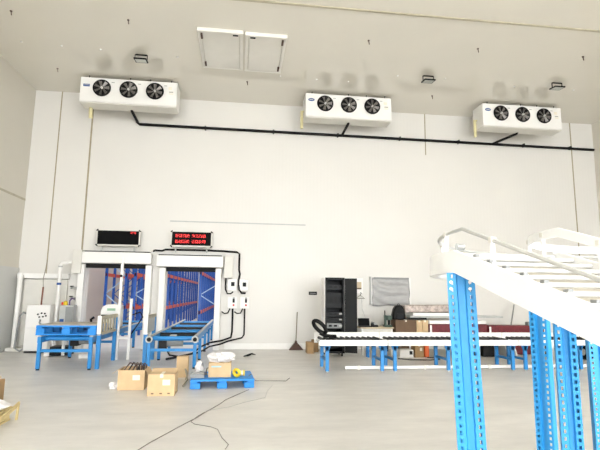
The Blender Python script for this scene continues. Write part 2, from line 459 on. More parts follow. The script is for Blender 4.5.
def ctrl(x0, z0, label, lower):
    t = thing('switch_box', (x0+.13, YW-.12, z0), label, 'switch box', 'switch boxes right of the doorways')
    B().box(x0, x0+.27, YW-.12, YW-.001, z0, z0+.34).build('case', M_white, t, bevel=.008)
    if lower:
        B().box(x0+.14, x0+.2, YW-.135, YW-.121, z0+.17, z0+.28).build('switch', M_dark, t)
        B().cyl((x0+.17, YW-.121, z0+.1), (x0+.17, YW-.14, z0+.1), .028).build('red_button', M_red, t)
        B().box(x0+.14, x0+.2, YW-.13, YW-.121, z0+.285, z0+.32).build('indicator', M_grey, t)
    else:
        B().box(x0+.1, x0+.2, YW-.135, YW-.121, z0+.13, z0+.25).build('switch', M_dark, t)
    return t
ctrl(-.36, 1.69, 'white switch box with a black square switch, upper left of the four', False)
ctrl(-.02, 1.68, 'white switch box with a black square switch, upper right of the four', False)
ctrl(-.34, 1.17, 'white switch box with black switch and red button, lower left of the four', True)
ctrl(.02, 1.17, 'white switch box with black switch and red button, lower right of the four', True)
yc = YW-.055
def cable(name, pts, r, m, label, cat='cable', group=None):
    return tag(B().tube(pts, r, 8).build(name, m, smooth=True), label, cat, group)
cable('power_cable', [(-2.55, yc, 2.80), (-2.5, yc, 2.83), (-2.30, yc, 2.82), (-2.2, yc, 2.86), (-.9, yc, 2.86), (-.5, yc, 2.85), (-.12, yc, 2.83), (-.04, yc, 2.78), (-.04, yc, 2.3), (-.01, yc, 2.18), (-.04, yc, 2.0), (-.02, yc-.08, 1.72), (.05, yc-.1, 1.62), (.17, yc-.07, 1.62)], .028, M_black, 'thick black cable looping over the right doorway down to the upper switch boxes')
cable('power_cable', [(-.42, yc, 2.06), (-.42, yc, 1.72), (-.36, yc-.08, 1.6), (-.26, yc-.08, 1.6), (-.2, yc, 1.65)], .02, M_black, 'black cable dropping from the motor cover to the upper left switch box')
cable('power_cable', [(-.19, yc, 1.17), (-.19, yc, .5), (-.22, yc, .34), (-.45, 13.86, .28), (-.8, 13.84, .22), (-1.0, 13.4, .16), (-1.2, 12.9, .03), (-1.35, 12.6, .03), (-1.7, 11.9, .03)], .025, M_black, 'black cable from the lower left switch box down to the conveyor')
cable('power_cable', [(.16, yc, 1.17), (.16, yc, .42), (.1, yc, .33), (-.3, yc-.06, .24), (-.5, 13.84, .18), (-.8, 13.78, .12), (-.95, 13.35, .06), (-1.15, 12.8, .03)], .022, M_black, 'black cable from the lower right switch box down to the floor')
for i, x in enumerate((-.33, .04)):
    cable('cable_loop', [(x-.18, yc-.09, 1.08), (x-.1, yc-.1, 1.03), (x, yc-.1, 1.04), (x+.06, yc-.07, 1.17)], .018, M_black,
          ('short black cable hooked under the lower left switch box', 'short black cable hooked under the lower right switch box')[i])

# ------------------------------------------------------------------ left corner machines
t = thing('control_cabinet', (-5.3, 13.62, 0), 'white floor-standing control cabinet with black knobs in the left corner', 'cabinet')
B().box(-5.58, -4.98, 13.40, 13.85, .05, 1.24).build('body', M_white, t, bevel=.012)
B().box(-5.56, -5.0, 13.385, 13.399, .08, .62).build('lower_door', M_white, t, bevel=.006)
B().box(-5.56, -5.0, 13.385, 13.399, .65, 1.21).build('upper_door', M_white, t, bevel=.006)
B().box(-5.56, -5.0, 13.42, 13.83, 0, .05).build('plinth', M_dark, t)
for xx, zz in ((-5.27, 1.0), (-5.18, 1.03), (-5.10, 1.02), (-5.23, .93), (-5.14, .94), (-5.07, .96)):
    B().cyl((xx, 13.384, zz), (xx, 13.35, zz), .02, 10).build('knob', M_black, t)
B().tube([(-5.2, 13.37, .86), (-5.2, 13.33, .78), (-5.15, 13.32, .74), (-5.02, 13.33, .74)], .022, 8).build('handle', M_grey, t, smooth=True)
t = thing('whip_antenna', (-5.3, 13.6, 1.24), 'brown antenna with a thin whip standing on the white control cabinet', 'antenna')
B().cyl((-5.3, 13.6, 1.24), (-5.29, 13.6, 1.72), .022, 8).build('base', mat('rust_brown', '#7a4632', .7), t)
B().tube([(-5.29, 13.6, 1.72), (-5.31, 13.6, 1.95), (-5.27, 13.6, 2.2), (-5.25, 13.6, 2.45)], .009, 6).build('whip', M_stick, t)
t = thing('control_pedestal', (-4.6, 13.55, 0), 'grey faced control box on a post beside the left doorway', 'control box')
B().box(-4.76, -4.40, 13.42, 13.68, .66, 1.24).build('case', M_lgrey, t, bevel=.01)
B().box(-4.60, -4.41, 13.405, 13.419, .69, 1.2).build('face_plate', M_grey, t)
B().box(-4.73, -4.63, 13.405, 13.419, .8, .88).build('blue_tag', M_badge, t)
B().box(-4.64, -4.54, 13.5, 13.6, .03, .66).build('post', M_white, t)
B().box(-4.74, -4.42, 13.42, 13.68, 0, .03).build('base_plate', M_offwhite, t)
t = thing('signal_beacon', (-4.62, 13.55, 1.24), 'yellow and red signal lamps on top of the grey control box', 'signal lamp')
B().lathe((-4.66, 13.55, 1.24), [(.05, 0), (.055, .06), (.04, .1), (.01, .115)], 14).build('yellow_dome', M_yellow, t, smooth=True)
B().lathe((-4.74, 13.55, 1.24), [(.03, 0), (.03, .06), (.02, .08)], 12).build('red_dome', M_red, t, smooth=True)
B().tube([(-4.56, 13.55, 1.24), (-4.56, 13.55, 1.36), (-4.50, 13.55, 1.43), (-4.44, 13.53, 1.40)], .02, 8).build('purple_stalk', mat('purple', '#5a3f7c', .5), t, smooth=True)
t = thing('white_standpipe', (-4.93, 13.5, 0), 'tall white pipe with an elbow standing between cabinet and control box', 'pipe')
B().tube([(-4.90, 13.62, .0), (-4.90, 13.62, 2.30), (-4.86, 13.62, 2.38), (-4.70, 13.62, 2.40), (-4.66, 13.7, 2.40)], .05, 10).build('pipe', M_white, t, smooth=True)
B().cyl((-4.90, 13.62, 1.78), (-4.90, 13.62, 1.84), .06, 10).build('clip', M_badge, t)
B().cyl((-4.90, 13.62, 2.26), (-4.90, 13.62, 2.30), .058, 10).build('collar', M_lgrey, t)
for z, s in ((1.70, 'upper'), (1.42, 'lower')):
    t = thing('wall_tap', (-4.6, YW-.1, z), s+' small metal tap on the wall left of the left doorway', 'tap', 'taps left of the doorway')
    B().cyl((-4.66, YW-.002, z), (-4.66, YW-.32, z), .02, 8).build('pipe', M_steel, t)
    B().tube([(-4.66, YW-.3, z), (-4.6, YW-.33, z+.02), (-4.52, YW-.33, z+.0)], .03, 8).build('spout', M_steel, t, smooth=True)
    B().cyl((-4.70, YW-.28, z+.05), (-4.60, YW-.28, z+.05), .015, 8).build('handle', M_dark, t)
cable('grey_hose', [(-5.60, 13.6, .12), (-5.72, 13.55, .03), (-5.83, 13.5, .12), (-5.80, 13.5, .6), (-5.76, 13.5, .95), (-5.70, 13.52, 1.04), (-5.60, 13.6, 1.0)], .026, M_grey, 'grey hose looped at the left side of the white control cabinet', 'hose')
t = thing('floor_unit', (-4.35, 12.9, 0), 'low black unit with white end pieces on the floor behind the left conveyor', 'unit')
B().box(-4.66, -4.2, 12.7, 13.1, .02, .24).build('body', M_blackpaint, t, bevel=.01)
B().box(-4.80, -4.67, 12.72, 13.05, 0, .16).build('end_cap', M_white, t, bevel=.01)
B().tube([(-4.6, 12.68, .3), (-4.6, 12.68, .5), (-4.45, 12.68, .58), (-4.33, 12.68, .5), (-4.33, 12.68, .02)], .04, 8).build('pipe_hoop', M_white, t, smooth=True)
tag(B().box(-3.83, -3.58, 12.3, 12.5, 0, .1).build('white_carton', M_white, bevel=.006), 'small white carton on the floor under the left conveyor', 'box')

# ------------------------------------------------------------------ pallets
def pallet(name, loc, L, D, H, m, label, cat, rotz=0, feet=True):
    t = thing(name, loc, label, cat, None, rotz)
    top = B()
    n = 9
    for i in range(n):
        y0 = -D/2+D*i/n
        top.box(-L/2, L/2, y0, y0+D/n*.86, H-.035, H)
    for xx in (-L/2, -.06, L/2-.12): top.box(xx, xx+.12, -D/2, D/2, H-.06, H-.03)
    top.build('deck', m, t, True, bevel=.004)
    for yy in (-D/2, -.06, D/2-.12):
        for xx in (-L/2, -.09, L/2-.17):
            B().box(xx, xx+.17, yy, yy+.12, .025 if not feet else 0, H-.06).build('foot', m, t, True, bevel=.012)
    if not feet:
        for yy in (-D/2, -.06, D/2-.12): B().box(-L/2, L/2, yy, yy+.12, 0, .03).build('runner', m, t, True, bevel=.005)
    return t
pallet('plastic_pallet', (-3.57, 11.03, .70), 1.19, 1.0, .20, M_pblue, 'blue plastic pallet lying on the left conveyor', 'pallet', 0, False)
tag(B().box(-4.12, -3.0, 10.56, 11.5, .901, .918).build('grey_board', mat('board_grey', '#b5ada0', .6)), 'grey board lying on top of the pallet on the left conveyor', 'board')
P2 = pallet('plastic_pallet', (-.27, 8.82, 0), 1.08, .86, .155, M_pblue, 'blue plastic pallet on the floor loaded with a carton and plastic bag', 'pallet', .06)

# ------------------------------------------------------------------ pallet conveyors through the doorways
def pallet_conveyor(x0, x1, y0, y1, zt, legs, label, wheels=True):
    t = thing('pallet_conveyor', ((x0+x1)/2, y0, 0), label, 'conveyor', 'pallet conveyors at the doorways')
    for xx in (x0, x1-.07):
        r = B().box(xx, xx+.07, y0, y1, zt-.15, zt-.03).build('side_rail', M_blue, t, bevel=.005)
        B().box(xx+.004, xx+.066, y0+.03, y1, zt-.029, zt-.006).build('chain_track', M_lgrey, r)
        if not wheels: continue
        c = B().cyl((xx+.035, y0-.012, zt-.075), (xx+.035, y0+.012, zt-.075), .075, 18).build('end_wheel', M_lgrey, t, smooth=True)
        B().cyl((xx+.035, y0-.03, zt-.075), (xx+.035, y0-.013, zt-.075), .045, 12).build('hub', M_black, c, smooth=True)
    for yy in legs:
        for xx in (x0, x1-.07):
            l = B().box(xx, xx+.07, yy, yy+.07, .03, zt-.15).build('leg', M_blue, t, bevel=.005)
            B().cyl((xx+.035, yy+.035, 0), (xx+.035, yy+.035, .03), .035, 10).build('levelling_foot', M_dark, l)
        B().box(x0+.07, x1-.07, yy+.01, yy+.06, .36, .42).build('cross_bar', M_blue, t, bevel=.004)
    yy = y0+.25
    i = 0
    while yy < y1-.2:
        B().cyl((x0+.07, yy, zt-.075), (x1-.07, yy, zt-.075), .05, 12).build('roller', M_blue if i%2 == 0 else M_dark, t, smooth=True)
        yy += .95; i += 1
    return t
c1 = pallet_conveyor(-4.10, -3.02, 10.48, 17.0, .70, (10.5, 12.35, 14.6, 16.6), 'blue pallet conveyor running through the left doorway with a pallet on its end', False)
c2 = pallet_conveyor(-1.92, -.89, 10.55, 17.2, .69, (10.57, 11.9, 13.6, 15.2, 16.8), 'blue pallet conveyor running through the right doorway, its end wheels facing out')
for (c, xs, yy, zt) in ((c1, (-3.8, -3.3), 11.7, .5), (c2, (-1.75, -1.25), 11.2, .5)):
    g = B().cyl((xs[0], yy, zt), (xs[1], yy, zt), .10, 16).build('motor', M_grey, c, smooth=True)
    B().box(xs[0]-.02, xs[0]+.16, yy-.14, yy+.14, zt-.13, zt+.05).build('gearbox', M_dark, g, bevel=.02)
    B().box((xs[0]+xs[1])/2-.04, (xs[0]+xs[1])/2+.1, yy-.09, yy+.09, zt+.095, zt+.16).build('terminal_box', M_lgrey, g, bevel=.01)
B().tube([(-1.6, 11.05, .38), (-1.5, 10.95, .24), (-1.2, 10.95, .2), (-1.3, 11.2, .05)], .02, 8).build('motor_cable', M_black, c2, smooth=True)

def guard(x, y0, y1, z0, z1, label, slats):
    t = thing('guide_guard', (x, (y0+y1)/2, 0), label, 'guide guard', 'guide guards beside the conveyors')
    B().box(x-.04, x+.04, y0, y0+.03, z0-.02, z1+.01).build('end_plate', M_white, t, bevel=.004)
    B().box(x-.03, x+.03, y0+.03, y1, z1-.08, z1).build('top_rail', M_beige, t, bevel=.004)
    if slats:
        n = 6
        for i in range(n):
            yy = y0+.15+(y1-y0-.25)*i/(n-1)
            B().box(x-.012, x+.012, yy, yy+.09, z0, z1-.08).build('slat', M_beige, t)
        B().box(x-.03, x+.03, y0+.03, y1, z0-.05, z0).build('bottom_rail', M_beige, t)
    else:
        B().box(x-.02, x+.02, y0+.03, y1, z0, z1-.08).build('plate', M_lgrey, t)
    for yy in (y0+.04, y1-.08):
        B().box(x-.045, x+.035, yy, yy+.075, 0, z0-.02 if yy < (y0+y1)/2 else z1-.081).build('leg', M_blue, t, bevel=.004)
    return t
guard(-2.93, 10.58, 11.98, .74, 1.09, 'slatted beige guide guard on blue legs beside the left conveyor', True)
guard(-2.05, 11.0, 12.1, .70, 1.10, 'solid grey guide guard plate beside the right conveyor', False)

t = thing('white_post_frame', (-2.72, 12.1, 0), 'white frame with one tall and one short post in front of the left doorway', 'frame')
B().box(-2.93, -2.87, 12.06, 12.12, 0, 2.45).build('tall_post', M_white, t, bevel=.004)
B().box(-2.66, -2.60, 12.06, 12.12, 0, 1.45).build('short_post', M_white, t, bevel=.004)
B().box(-2.87, -2.66, 12.06, 12.12, .48, .54).build('cross_bar', M_white, t, bevel=.004)
B().cyl((-2.90, 12.059, 2.0), (-2.90, 12.02, 2.0), .03, 10).build('sensor', M_black, t)
t = thing('white_scanner', (-3.2, 13.0, .71), 'white rounded scanner housing standing on the left conveyor in the doorway', 'scanner')
b = B(); b.prism([(-3.52, .705), (-3.52, 1.12), (-3.48, 1.23), (-3.38, 1.29), (-3.1, 1.29), (-3.06, 1.25), (-3.06, .705)], 12.75, 13.2, 1)
b.build('housing', M_white, t, bevel=.02)
B().box(-3.36, -3.16, 12.735, 12.749, 1.13, 1.19).build('green_label', mat('pale_green', '#9fc6a4', .5), t)
B().box(-3.5, -3.08, 12.735, 12.749, 1.0, 1.03).build('dark_line', M_dark, t)
t = thing('hand_tool', (-3.75, 12.2, .73), 'small dark hand tool behind the pallet on the left conveyor', 'tool')
B().box(-3.62, -3.4, 11.9, 12.1, .70, .78).build('body', M_badge, t, bevel=.01)
B().tube([(-3.5, 12.0, .78), (-3.52, 12.0, .95), (-3.45, 12.0, 1.0)], .03, 8).build('handle', M_blackpaint, t, smooth=True)
cable('loose_cable', [(-2.63, 12.13, .55), (-2.48, 12.2, .8), (-2.38, 12.3, 1.0), (-2.45, 12.3, 1.12), (-2.61, 12.14, 1.05)], .016, M_black, 'black cord arching behind the white post frame')

# ------------------------------------------------------------------ racks in the cold store
def rack(x0, x1, y0, n, levels, label):
    t = thing('pallet_rack', ((x0+x1)/2, y0, 0), label, 'rack', 'blue racks in the cold store')
    st = 1.15; H = 5.6
    for xx in (x0, x1):
        for i in range(n):
            yy = y0+i*st
            B().box(xx-.045, xx+.045, yy, yy+.08, 0, H).build('upright', M_rblue, t)
        for z in levels:
            B().box(xx-.03, xx+.03, y0, y0+(n-1)*st+.08, z-.06, z+.06).build('beam', M_orange, t)
    for i in range(n):
        yy = y0+i*st+.04; b = B(); z = .3; sgn = 1
        while z < H-.8:
            a, c = (x0, x1) if sgn > 0 else (x1, x0)
            b.bar((a, yy, z), (c, yy, z+.62), .03, .03); z += .62; sgn = -sgn
        b.build('brace', M_rblue if i else M_pale, t)
    return t
rack(-4.97, -4.25, 18.4, 12, (1.05, 2.25, 3.4), 'blue storage rack with orange beams nearest the wall, seen through the left doorway')
rack(-3.75, -2.75, 17.6, 13, (1.05, 2.25, 3.4), 'blue storage rack with orange beams in the middle, seen through both doorways')
rack(-1.45, -.45, 17.7, 13, (.9, 2.35, 3.4), 'blue storage rack with pale cross braces, seen at the right of the right doorway')

# ------------------------------------------------------------------ roller conveyors along the wall
def roller_conveyor(x0, x1, legxs, label):
    t = thing('roller_conveyor', ((x0+x1)/2, 10.25, 0), label, 'roller conveyor', 'white roller conveyors along the back wall')
    B().box(x0, x1, 9.93, 9.97, .54, .66).build('front_rail', M_white, t, bevel=.005)
    B().box(x0, x1, 10.58, 10.62, .54, .77).build('back_rail', M_white, t, bevel=.005)
    n = int((x1-x0-.1)/.125); r0_ = None
    for i in range(n):
        xx = x0+.1+i*.125
        if r0_ is None:
            r0_ = B().cyl((xx, 9.97, .655), (xx, 10.58, .655), .03, 10).build('roller', M_dark, t, smooth=True)
        else: inst(r0_, (.125*i, 0, 0), t)
    B().box(x0+.02, x1-.02, 10.0, 10.55, .60, .615).build('bed_plate', M_white, t)
    for x in legxs:
        for yy in (9.90, 10.55):
            b = B(); b.box(x-.035, x+.035, yy, yy+.06, .03, .54); b.prism([(x-.07, .54), (x+.07, .54), (x+.035, .44), (x-.035, .44)], yy, yy+.06, 1)
            lg = b.build('leg', M_blue, t, bevel=.003)
            B().cyl((x, yy+.03, 0), (x, yy+.03, .03), .03, 10).build('levelling_foot', M_steel, lg)
        B().box(x-.02, x+.02, 9.96, 10.55, .22, .27).build('stretcher', M_blue, t)
roller_conveyor(1.68, 3.16, (1.85, 3.03), 'short white roller conveyor on blue legs at the left end of the row')
roller_conveyor(3.175, 6.13, (3.31, 4.5, 5.98), 'white roller conveyor on blue legs in the middle of the row')
roller_conveyor(6.145, 9.1, (6.28, 7.6, 8.95), 'white roller conveyor on blue legs at the right, behind the tall blue posts')
t = thing('floor_rail', (5.7, 10.25, 0), 'long white rail lying on the floor under the roller conveyors', 'rail')
B().box(2.3, 9.2, 10.22, 10.28, .02, .085).build('rail', M_white, t, bevel=.008)
for x in (2.6, 4.1, 5.6, 7.1, 8.7): B().box(x-.03, x+.03, 10.2, 10.3, 0, .1).build('clip', M_offwhite, t)

# black loop and strap on the conveyor's left end
t = thing('black_hose', (1.8, 10.25, .68), 'coiled black hose hanging over the left end of the roller conveyor', 'hose')
pts = []
for i in range(24):
    a = 2*PI*i/24
    u, v = .175*math.cos(a), .085*math.sin(a)
    pts.append((1.735+u*.72+v*.55, 10.2-.05*math.sin(a), (.915-u*.68+v*.62)))
B().tube(pts, .042, 10, True).build('coil', M_black, t, smooth=True)
B().tube([(1.74, 10.2, .78), (1.84, 10.2, .73), (1.98, 10.22, .715), (2.1, 10.25, .71)], .035, 8).build('tail', M_black, t, smooth=True)

# ------------------------------------------------------------------ server cabinet
t = thing('server_cabinet', (2.55, 12.75, 0), 'tall black open server cabinet with equipment inside standing by the back wall', 'cabinet')
x0, x1, y0, y1, H = 2.26, 2.79, 12.45, 12.95, 2.06
fr = B()
for xx in (x0, x1-.05):
    for yy in (y0, y1-.05): fr.box(xx, xx+.05, yy, yy+.05, .08, H)
fr.box(x0, x1, y0, y1, H-.06, H).box(x0, x1, y0, y1, .08, .14)
fr.build('frame', M_blackpaint, t)
B().box(x0+.05, x1-.05, y1-.03, y1-.005, .14, H-.06).build('back_panel', M_dark, t)
B().box(x0-.012, x0-.001, y0, y1, .10, H)  .build('side_panel', M_white, t)
B().box(x1-.02, x1-.005, y0+.05, y1-.05, .14, H-.06).build('side_panel', M_blackpaint, t)
for z, h, m in ((.25, .18, M_dark), (.55, .09, M_blackpaint), (.72, .13, M_grey), (.9, .1, M_blackpaint), (1.05, .10, M_dark), (1.28, .38, M_blackpaint), (1.75, .12, M_dark)):
    u = B().box(x0+.06, x1-.06, y0+.10, y1-.1, z, z+h).build('rack_unit', m, t, bevel=.004)
    for q in range(3):
        B().box(x0+.12+q*.14, x0+.2+q*.14, y0+.085, y0+.099, z+h*.3, z+h*.7).build('port_panel', M_lgrey if q == 2 and z < 1.2 else M_black, u)
    B().box(x0+.05, x1-.05, y0+.06, y1-.06, z-.02, z-.002).build('shelf', M_dark, t)
dr = B().cbox((x1+.15, y0-.09, 1.07), (.33, .03, 1.94), (0, 0, -.5)).build('door', M_dark, t)
for xx in (x0+.06, x1-.06):
    for yy in (y0+.06, y1-.06):
        B().cyl((xx-.015, yy, .04), (xx+.015, yy, .04), .04, 12).build('caster', M_black, t, smooth=True)

# ------------------------------------------------------------------ desk and things
t = thing('work_table', (3.75, 12.9, 0), 'small table with a beige top between the server cabinet and the cartons', 'table')
B().box(3.25, 4.18, 12.55, 13.2, .71, .745).build('tabletop', M_stain, t, bevel=.004)
for xx in (3.28, 4.1):
    for yy in (12.58, 13.12): B().box(xx, xx+.05, yy, yy+.05, 0, .71).build('leg', M_white, t)
B().box(3.33, 4.1, 12.59, 12.62, .6, .71).build('apron', M_offwhite, t)
t = thing('laptop', (3.4, 12.8, .745), 'open black laptop on the beige work table', 'laptop')
B().box(3.27, 3.6, 12.66, 12.88, .746, .765).build('base', M_blackpaint, t, bevel=.003)
lid = B().cbox((3.435, 12.93, .865), (.33, .012, .21), (-.25, 0, 0)).build('lid', M_blackpaint, t)
B().cbox((3.435, 12.922, .866), (.29, .004, .17), (-.25, 0, 0)).build('screen', M_screen, lid)
t = thing('desk_phone', (3.68, 12.8, .745), 'grey desk telephone beside the laptop on the work table', 'telephone')
B().prism([(12.68, .746), (12.9, .746), (12.9, .84), (12.68, .78)], 3.62, 3.78, 0).build('base', M_dark, t, bevel=.004)
B().box(3.63, 3.67, 12.66, 12.9, .845, .88).build('handset', M_grey, t, bevel=.01)
B().cbox((3.73, 12.78, .822), (.08, .1, .008), (.28, 0, 0)).build('keypad', M_lgrey, t)
t = thing('bench_machine', (4.05, 12.8, .745), 'dark green bench machine with an upright arm on the table', 'machine')
B().box(3.96, 4.17, 12.66, 12.9, .746, .80).build('base', M_green, t, bevel=.008)
B().box(3.97, 4.03, 12.72, 12.8, .80, 1.06).build('column', M_green, t, bevel=.006)
B().box(4.03, 4.17, 12.68, 12.85, .93, 1.05).build('head', M_green, t, bevel=.012)
B().cyl((4.1, 12.76, .80), (4.1, 12.76, .93), .04, 12).build('spindle', M_blackpaint, t, smooth=True)
B().cyl((3.99, 12.76, 1.06), (3.99, 12.76, 1.19), .015, 8).build('lever', M_dark, t)
t = thing('spare_bench', (6.6, 13.0, 0), 'low dark bench along the wall carrying cartons and wrapped bundles', 'bench')
B().box(4.22, 8.7, 12.55, 13.6, .53, .57).build('bench_top', M_dcarton, t)
for xx in (4.26, 5.7, 6.98, 8.6):
    for yy in (12.6, 13.5): B().box(xx, xx+.05, yy, yy+.05, 0, .53).build('leg', M_dark, t)

def carton(name, x0, x1, y0, y1, z0, z1, m, label, tape=True, open_=False, rotz=0, group=None, lab=True):
    cx, cy = (x0+x1)/2, (y0+y1)/2; hx, hy, h = (x1-x0)/2, (y1-y0)/2, z1-z0
    t = thing(name, (cx, cy, z0), label, 'carton', group, rotz)
    if open_:
        b = B(); w_ = .008
        b.box(-hx, hx, -hy, -hy+w_, 0, h).box(-hx, hx, hy-w_, hy, 0, h).box(-hx, -hx+w_, -hy+w_, hy-w_, 0, h).box(hx-w_, hx, -hy+w_, hy-w_, 0, h).box(-hx+w_, hx-w_, -hy+w_, hy-w_, 0, w_)
        b.build('box_body', m, t, True)
        B().cbox((-hx-.045, 0, h-.02), (.12, hy*1.9, .006), (0, -.6, 0)).build('flap', m, t, True)
        B().cbox((hx+.035, 0, h-.04), (.12, hy*1.9, .006), (0, 1.0, 0)).build('flap', m, t, True)
        B().cbox((0, hy+.05, h-.02), (hx*1.9, .006, .12), (1.0, 0, 0)).build('flap', m, t, True)
    else:
        B().box(-hx, hx, -hy, hy, 0, h).build('box_body', m, t, True, bevel=.006)
        if tape: B().box(-.025, .025, -hy-.001, hy+.001, h-.05, h+.002).build('tape', M_tape, t, True)
    if lab: B().box(hx*.1, hx*.65, -hy-.003, -hy-.001, h*.5, h*.75).build('paper_label', M_tape, t, True)
    return t
carton('carton', 4.23, 4.82, 12.58, 13.0, .57, .945, M_dcarton, 'wide dark brown carton on the bench under the black backpack', lab=False)
carton('carton', 4.835, 4.99, 12.6, 13.0, .57, .935, M_carton, 'narrow tan carton on the bench touching the dark brown carton', lab=False)
carton('carton', 5.0, 5.165, 12.6, 13.0, .57, .935, M_carton, 'narrow tan carton on the bench touching the maroon bundle', lab=False)
t = thing('backpack', (4.4, 12.8, .945), 'black rounded backpack sitting on the dark brown carton', 'backpack')
b = B(); prof = [(-.19, 0), (-.20, .12), (-.16, .28), (-.10, .37), (.0, .40), (.09, .38), (.14, .28), (.19, .1), (.18, 0)]
b.prism([(4.39+p[0]*.95, .947+p[1]) for p in prof], 12.68, 12.9, 1); b.build('bag', M_black, t, bevel=.04, smooth=True)
B().prism([(4.3, .96), (4.47, .96), (4.46, 1.13), (4.31, 1.13)], 12.645, 12.681, 1).build('front_pocket', M_blackpaint, t, bevel=.01)
B().ring((4.39, 12.78, 1.35), (0, 1, 0), .03, .008, 12).build('grab_loop', M_dark, t)
tag(B().box(4.62, 5.18, 12.72, 13.0, .947, 1.0).build('dark_board', M_blackpaint, bevel=.004), 'flat black board lying across the tan cartons', 'board')
def bundle(x0, x1, y0, y1, z0, z1, label, seedn=0):
    t = thing('maroon_bundle', ((x0+x1)/2, y0, z0), label, 'bundle', 'maroon wrapped bundles')
    B().box(x0, x1, y0, y1, z0, z1).build('wrap', M_maroon, t, bevel=.03)
    B().box(x0+.01, x0+.07, y0-.004, y0-.001, z0+.03, z1-.03).build('white_tag', M_white, t)
bundle(5.2, 6.9, 12.6, 13.1, .57, .84, 'maroon wrapped bundle on the bench beside the tan cartons')
bundle(6.93, 8.6, 12.6, 13.1, .57, .80, 'maroon wrapped bundle on the bench at the right behind the blue posts')
bundle(7.55, 8.5, 12.7, 13.1, .0, .33, 'maroon wrapped bundle on the floor under the bench')
tag(B().box(5.2, 6.85, 12.58, 13.1, .842, .935).build('foam_sheet', M_white, bevel=.004), 'white sheet lying on the maroon bundle under the panels', 'sheet')
tag(B().box(4.72, 7.45, 12.74, 13.25, 1.002, 1.05).build('wall_panel_offcut', M_lgrey, bevel=.004), 'long thin grey panel sticking out to the right under the white panel', 'panel')
tag(B().box(4.78, 6.62, 12.70, 13.25, 1.051, 1.135).build('wall_panel_offcut', M_white, bevel=.004), 'white panel lying under the mottled foil wrapped panel', 'panel')
b = B(); b.cbox((5.55, 12.95, 1.254), (2.0, .5, .2), (0, -.015, 0)); o = b.build('foil_panel', M_foil, bevel=.02)
tag(o, 'mottled foil wrapped panel lying on top of the pile by the back wall', 'panel')
t = thing('steel_bar', (8.1, 13.2, .8), 'slanting grey bar leaning against the wall above the maroon bundle', 'bar')
B().bar((7.75, 12.85, .82), (8.65, 14.12, 1.35), .035, .035).build('bar', M_grey, t)
tag(B().box(8.15, 8.5, 12.66, 12.82, .803, .9).build('grey_fitting', M_grey, bevel=.02), 'small grey fitting lying on the right maroon bundle', 'fitting')

# under the bench
t = thing('white_case', (4.38, 12.3, 0), 'white box with a dark label on the floor under the roller conveyor', 'box')
B().box(4.19, 4.56, 12.15, 12.45, 0, .2).build('body', M_white, t, bevel=.01)
B().box(4.45, 4.53, 12.14, 12.149, .08, .17).build('label_patch', M_dark, t)
tag(B().box(4.89, 5.01, 12.2, 12.45, 0, .37).build('orange_bin', M_obox, bevel=.012), 'upright orange plastic box on the floor under the roller conveyor', 'box')
carton('carton', 4.62, 4.86, 12.2, 12.5, 0, .33, M_carton2, 'small brown carton on the floor between the white box and the orange box')
carton('carton', 4.33, 4.62, 12.62, 13.0, 0, .42, M_dcarton, 'dark brown carton on the floor behind the white box', lab=False)
t = thing('step_stool', (3.46, 12.3, 0), 'small blue plastic stool under the work table', 'stool')
B().box(3.33, 3.59, 12.2, 12.42, .35, .385).build('seat', M_pblue, t, bevel=.01)
for xx in (3.35, 3.53):
    for yy in (12.22, 12.36): B().box(xx, xx+.04, yy, yy+.04, 0, .35).build('leg', M_pblue, t)
t = thing('tool_case', (6.75, 12.3, 0), 'dark tool case standing on the floor right of the front blue post', 'case')
B().box(6.55, 6.95, 12.25, 12.42, 0.0, .36).build('shell', M_dark, t, bevel=.02)
B().tube([(6.67, 12.33, .36), (6.68, 12.33, .41), (6.82, 12.33, .41), (6.83, 12.33, .36)], .014, 8).build('handle', M_black, t)
tag(B().cbox((7.18, 12.42, .235), (.07, .5, .46), (0, -.32, 0)).build('leaning_board', M_lgrey), 'grey board leaning on the dark tool case', 'board')
tag(B().cbox((7.40, 12.4, .22), (.035, .5, .43), (0, -.3, 0)).build('leaning_board', M_white), 'thin white board leaning beside the grey board', 'board')
cable('loose_cable', [(4.05, 11.9, .012), (4.3, 11.7, .012), (4.8, 11.62, .012), (5.1, 11.75, .012), (5.15, 12.0, .012), (4.9, 12.1, .012)], .014, M_dark, 'dark cord looped on the floor in front of the white and orange boxes')
t = thing('cable_drum', (9.05, 11.6, 0), 'black round drum on the floor seen between the right blue posts', 'drum')
B().cyl((8.97, 11.6, .2), (9.13, 11.6, .2), .2, 24).build('drum', M_black, t, smooth=True)
B().cyl((8.94, 11.6, .2), (8.969, 11.6, .2), .09, 16).build('hub', M_lgrey, t, smooth=True)
carton('carton', 1.88, 2.06, 13.05, 13.4, 0, .30, M_carton2, 'small brown carton on the floor left of the server cabinet, in front of another', lab=False, tape=False)
carton('carton', 2.09, 2.24, 13.42, 13.75, 0, .32, M_carton2, 'small brown carton partly hidden, nearest the lower left of the server cabinet', lab=False, tape=False)

